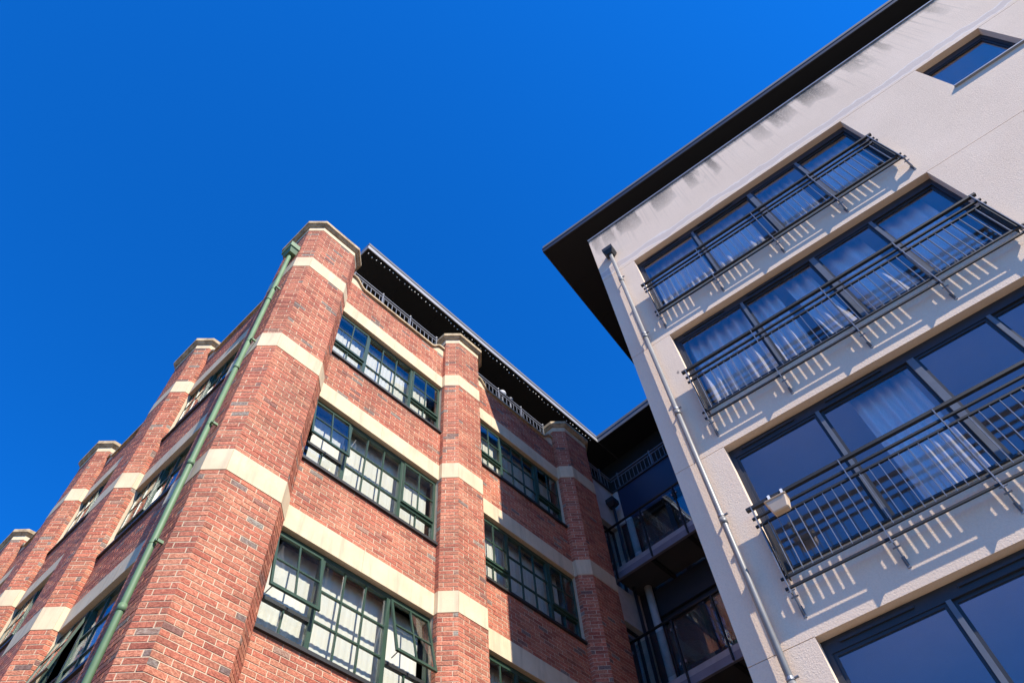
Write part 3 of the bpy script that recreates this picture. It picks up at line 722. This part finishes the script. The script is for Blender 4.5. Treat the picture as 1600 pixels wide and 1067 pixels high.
curtain(1, 0.16, 0.62, 'narrow white curtain fold in the second pane of the middle balcony window', 0.05, 0.15, seed=6)
curtain(1, 0.78, 1.20, 'flared white curtain edge in the second pane of the middle balcony window', 0.05, 0.17, sway=0.12, seed=7)
curtain(1, 1.42, 2.1, 'loose white curtain swept aside in the third pane of the middle balcony window', 0.06, 0.34, sway=0.16, seed=8)
curtain(2, 0.50, 1.22, 'white curtain in the second pane of the balcony window with the planter', 0.035, 0.13, seed=9)
curtain(3, 1.50, 2.1, 'blue grey curtain in the third pane of the lowest slate window', 0.04, 0.16, seed=10)

# ================================================================== LINK BLOCK
link = empty('link_block', (12.5, 4.8, 0), 'dark recessed link block with glass balconies between the brick and pale buildings', 'building')
LX = 11.8
# return wall continuing the brick face in grey render
P3 = APIERS[2][0] + APIERS[2][1] + CH
FA = Frame((P3, WA), (LX, WA)); L = FA.L
fl = [12.95, 10.12, 7.28, 4.44]
hs = [(0.12, 0.98, z - 2.8, z - 0.85) for z in fl]
us, zs_ = holes_grid(0, L, GZ, 13.44, hs)
rw = put('return_wall', wall_mesh(us, zs_, hs, 0.25), 'grey_render', FA.at(0, 0.02, 0), link)
for a, b, c, d in hs:
    w = put('window', MB().box(a, a + 0.05, 0.12, 0.17, c, d).box(b - 0.05, b, 0.12, 0.17, c, d).box(a + 0.05, b - 0.05, 0.12, 0.17, d - 0.05, d).box(a + 0.05, b - 0.05, 0.12, 0.17, c, c + 0.05).mesh('window'), 'slate', FA.at(0, 0.02, 0), link)
    put('pane', MB().box(a + 0.05, b - 0.05, 0.14, 0.146, c + 0.05, d - 0.05).mesh('pane'), 'dglass', FA.at(0, 0.02, 0), w)
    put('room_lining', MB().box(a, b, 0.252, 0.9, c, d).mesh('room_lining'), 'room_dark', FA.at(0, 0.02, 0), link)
centred(MB().box(0.002, L + 0.05, -0.03, 0.28, 13.441, 13.50), 'coping', 'dfascia', link, FA.at(0, 0.0, 0))
# front wall with door openings
FL = Frame((LX, WA + 0.02), (LX, 3.15)); L2 = FL.L
hs = [(0.30, L2, z - 2.75, z - 0.62) for z in fl[:1]] + [(0.30, L2, z - 2.75, z - 0.55) for z in fl[1:]]
us, zs_ = holes_grid(0, L2, GZ, 12.33, hs)
put('front_wall', wall_mesh(us, zs_, hs, 0.25), 'slate', FL.at(), link)
put('spandrel_panel', MB().box(0.02, L2, -0.03, 0.24, 12.335, 13.44).mesh('spandrel_panel'), 'navy', FL.at(), link)
put('corner_trim', MB().box(-0.02, 0.16, -0.05, -0.031, 12.335, 13.44).mesh('corner_trim'), 'grey_render', FL.at(), link)
centred(MB().box(0.0, L2, -0.07, 0.28, 13.442, 13.50), 'coping', 'dfascia', link, FL.at())
for a, b, c, d in hs:
    mb = MB(); n = 3; wd = (b - a) / n
    for k in range(n):
        x0, x1 = a + wd * k, a + wd * (k + 1)
        mb.box(x0, x0 + 0.06, 0.08, 0.14, c, d); mb.box(x1 - 0.06, x1, 0.08, 0.14, c, d); mb.box(x0 + 0.06, x1 - 0.06, 0.08, 0.14, d - 0.07, d); mb.box(x0 + 0.06, x1 - 0.06, 0.08, 0.14, c, c + 0.08)
    w = put('balcony_door', mb.mesh('balcony_door'), 'slate', FL.at(), link)
    for k in range(n):
        x0, x1 = a + wd * k, a + wd * (k + 1); put('pane', MB().box(x0 + 0.06, x1 - 0.06, 0.10, 0.107, c + 0.08, d - 0.07).mesh('pane'), 'dglass', FL.at(), w)
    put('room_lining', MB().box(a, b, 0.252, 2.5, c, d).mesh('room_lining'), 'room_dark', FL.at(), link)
# balconies
FB = Frame((10.9, WA), (10.9, 3.05)); L3 = FB.L
for zf in (10.44, 7.56, 4.70):
    sl = centred(MB().box(0.0, L3, 0.07, 0.90, zf - 0.16, zf), 'balcony', 'slab', link, FB.at())
    centred(MB().box(0.0, L3, 0.0, 0.068, zf - 0.25, zf - 0.10), 'edge_beam', 'channel', sl, FB.at())
    centred(MB().box(0.0, L3, 0.008, 0.068, zf - 0.098, zf + 0.02), 'edge_channel', 'alu', sl, FB.at())
    for s in (0.9, 1.85, 2.8): centred(MB().box(s, s + 0.07, 0.07, 0.90, zf - 0.24, zf - 0.161), 'joist', 'soffit', sl, FB.at())
    centred(MB().tube((0, -0.03, zf + 1.10), (L3, -0.03, zf + 1.10), 0.028, 10), 'handrail', 'black', sl, FB.at(), True)
    ps = [0.10, 1.02, 1.94, 2.86]
    for s in ps:
        centred(MB().box(s - 0.012, s + 0.012, -0.055, -0.002, zf - 0.24, zf + 1.075), 'post', 'black', sl, FB.at())
        for zc in (0.16, 0.86):
            for e in (-0.07, 0.045): centred(MB().box(s + e, s + e + 0.025, -0.045, -0.015, zf + zc, zf + zc + 0.05), 'glass_clamp', 'steel', sl, FB.at())
    for a, b in zip(ps, ps[1:]): centred(MB().box(a + 0.045, b - 0.045, -0.035, -0.027, zf + 0.07, zf + 1.0), 'glass_panel', 'balglass', sl, FB.at())
# parapet railings of the link
for FR_, LL in ((FA, L - 0.02), (FL, L2)):
    i_r = 0.02
    rl = put('parapet_railing', MB().box(0, LL, -0.018, 0.018, -0.012, 0.012).mesh('rail'), 'rail_iron', FR_.at(0, i_r, 14.02), link)
    for z in (13.93, 13.56): put('rail', MB().box(0, LL, -0.012, 0.012, -0.01, 0.01).mesh('rail'), 'rail_iron', FR_.at(0, i_r, z), rl)
    nb = int(LL / 0.12)
    bm_ = MB().box(-0.007, 0.007, -0.007, 0.007, 13.56, 13.93).mesh('baluster')
    for k in range(1, nb): put('baluster', bm_, 'rail_iron', FR_.at(LL * k / nb, i_r, 0), rl)
    pm = MB().box(-0.016, 0.016, -0.016, 0.016, 13.49, 14.05); pm.ball((0, 0, 14.065), 0.03); pm = pm.mesh('post')
    for s in [0.75] if LL < 1.5 else [0.25, 1.3, 2.35]: put('post', pm, 'rail_iron', FR_.at(s, i_r, 0), rl)
# rainwater pipe and round column in the inner corner
cl = centred(MB().tube((11.68, 6.12, 0), (11.68, 6.12, 12.3 + EYE), 0.085, 18), 'column', 'grey_render', link, None, True)
dp = centred(MB().tube((11.45, 6.33, 0), (11.45, 6.33, 12.72 + EYE), 0.036, 12), 'downpipe', 'slate', link, None, True)
hp = MB().prism([(11.39, 6.27), (11.51, 6.27), (11.51, 6.42), (11.39, 6.42)], 12.70 + EYE, 12.80 + EYE, [(11.32, 6.22), (11.58, 6.22), (11.58, 6.44), (11.32, 6.44)])
hp.prism([(11.32, 6.22), (11.58, 6.22), (11.58, 6.44), (11.32, 6.44)], 12.80 + EYE, 12.92 + EYE); centred(hp, 'hopper', 'slate', dp)
# roof of the link
rf3 = roof_part('roof', link, [(12.10, 3.4), (16, 3.4), (16, 6.66), (12.10, 6.66)], RZ + 0.006, 0.28, 'roofing')
centred(MB().box(12.075, 12.098, 3.4, 6.648, RZ - 0.02 + EYE, RZ + 0.125 + EYE), 'fascia', 'lfascia', rf3)
centred(MB().box(12.065, 12.098, 3.4, 6.638, RZ + 0.127 + EYE, RZ + 0.15 + EYE), 'drip_edge', 'dfascia', rf3)
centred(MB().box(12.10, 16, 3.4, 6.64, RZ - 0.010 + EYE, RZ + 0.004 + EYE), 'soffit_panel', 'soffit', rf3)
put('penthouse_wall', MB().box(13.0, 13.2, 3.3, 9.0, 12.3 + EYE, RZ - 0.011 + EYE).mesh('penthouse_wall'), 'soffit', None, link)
put('terrace', MB().box(12.06, 13.0, 3.2, 6.6, 13.2 + EYE, 13.3 + EYE).mesh('terrace'), 'roofing', None, link)

# ================================================================== SMALL THINGS
# planter hung on the rail
zt = 11.582 - 2.846 * 2
pl = empty('planter_box', FD.at(-0.80, -0.21, zt - 0.32).translation, 'beige plastic planter trough hooked over the balcony rail', 'planter')
q = MB(); a, b, h = 0.125, 0.09, 0.15
q.prism([(-b, -0.055), (b, -0.055), (b, 0.045), (-b, 0.045)], 0, h, [(-a, -0.085), (a, -0.085), (a, 0.055), (-a, 0.055)])
q.prism([(-a - 0.008, -0.093), (a + 0.008, -0.093), (a + 0.008, 0.055), (-a - 0.008, 0.055)], h, h + 0.02)
put('trough', q.mesh('trough', False, 0.012), 'beige', FD.at(-0.80, -0.21, zt - 0.32), pl)
for e in (-0.09, 0.07):
    hk = MB(); hk.box(e, e + 0.03, 0.057, 0.0635, 0.10, 0.342); hk.box(e, e + 0.03, 0.057, 0.124, 0.342, 0.349); hk.box(e, e + 0.03, 0.117, 0.124, 0.29, 0.342)
    put('hook', hk.mesh('hook'), 'white', FD.at(-0.80, -0.21, zt - 0.32), pl)
# string of small bulbs along the brick building's eave
slt = empty('string_lights', (7.7, 6.70, RZ + EYE - 0.02), 'string of tiny pale bulbs hung along the roof edge of the brick building', 'string lights')
rs = random.Random(11); pts = []
x = 3.55
while x < 11.95:
    pts.append(Vector((x, 6.735 + rs.uniform(-0.02, 0.02), RZ - 0.03 - abs(math.sin(x * 2.1)) * 0.05 + EYE))); x += rs.uniform(0.09, 0.16)
cb = MB()
for a, b in zip(pts, pts[1:]): cb.tube(a, b, 0.004, 5)
for k in range(0, len(pts), 7): cb.box(pts[k].x - 0.004, pts[k].x + 0.004, pts[k].y - 0.004, pts[k].y + 0.004, pts[k].z, RZ - 0.008 + EYE)
put('cable', cb.mesh('cable'), 'black', None, slt)
bme = MB().ball((0, 0, -0.018), 0.017, 8, 5).mesh('bulb', True)
for p in pts: put('bulb', bme, 'bulb', T(p), slt)
# rounded white object standing on the terrace behind the railing
for gx, gz, gr, mt, lb in ((8.20, 14.80, 0.105, 'globe', 'white rounded globe lamp behind the parapet railing under the black eave'), (8.50, 14.83, 0.08, 'slate', 'small dark rounded lamp beside the white globe behind the parapet railing')):
    gl = empty('globe_lamp', (gx, 6.85, 13.29 + EYE), lb, 'lamp')
    put('stem', MB().tube((gx, 6.85, 13.285 + EYE), (gx, 6.85, gz - gr * 0.9 + EYE), 0.018, 10).mesh('stem', True), 'steel', None, gl)
    put('globe', MB().ball((gx, 6.85, gz + EYE), gr, 16, 10).mesh('globe', True), mt, None, gl)
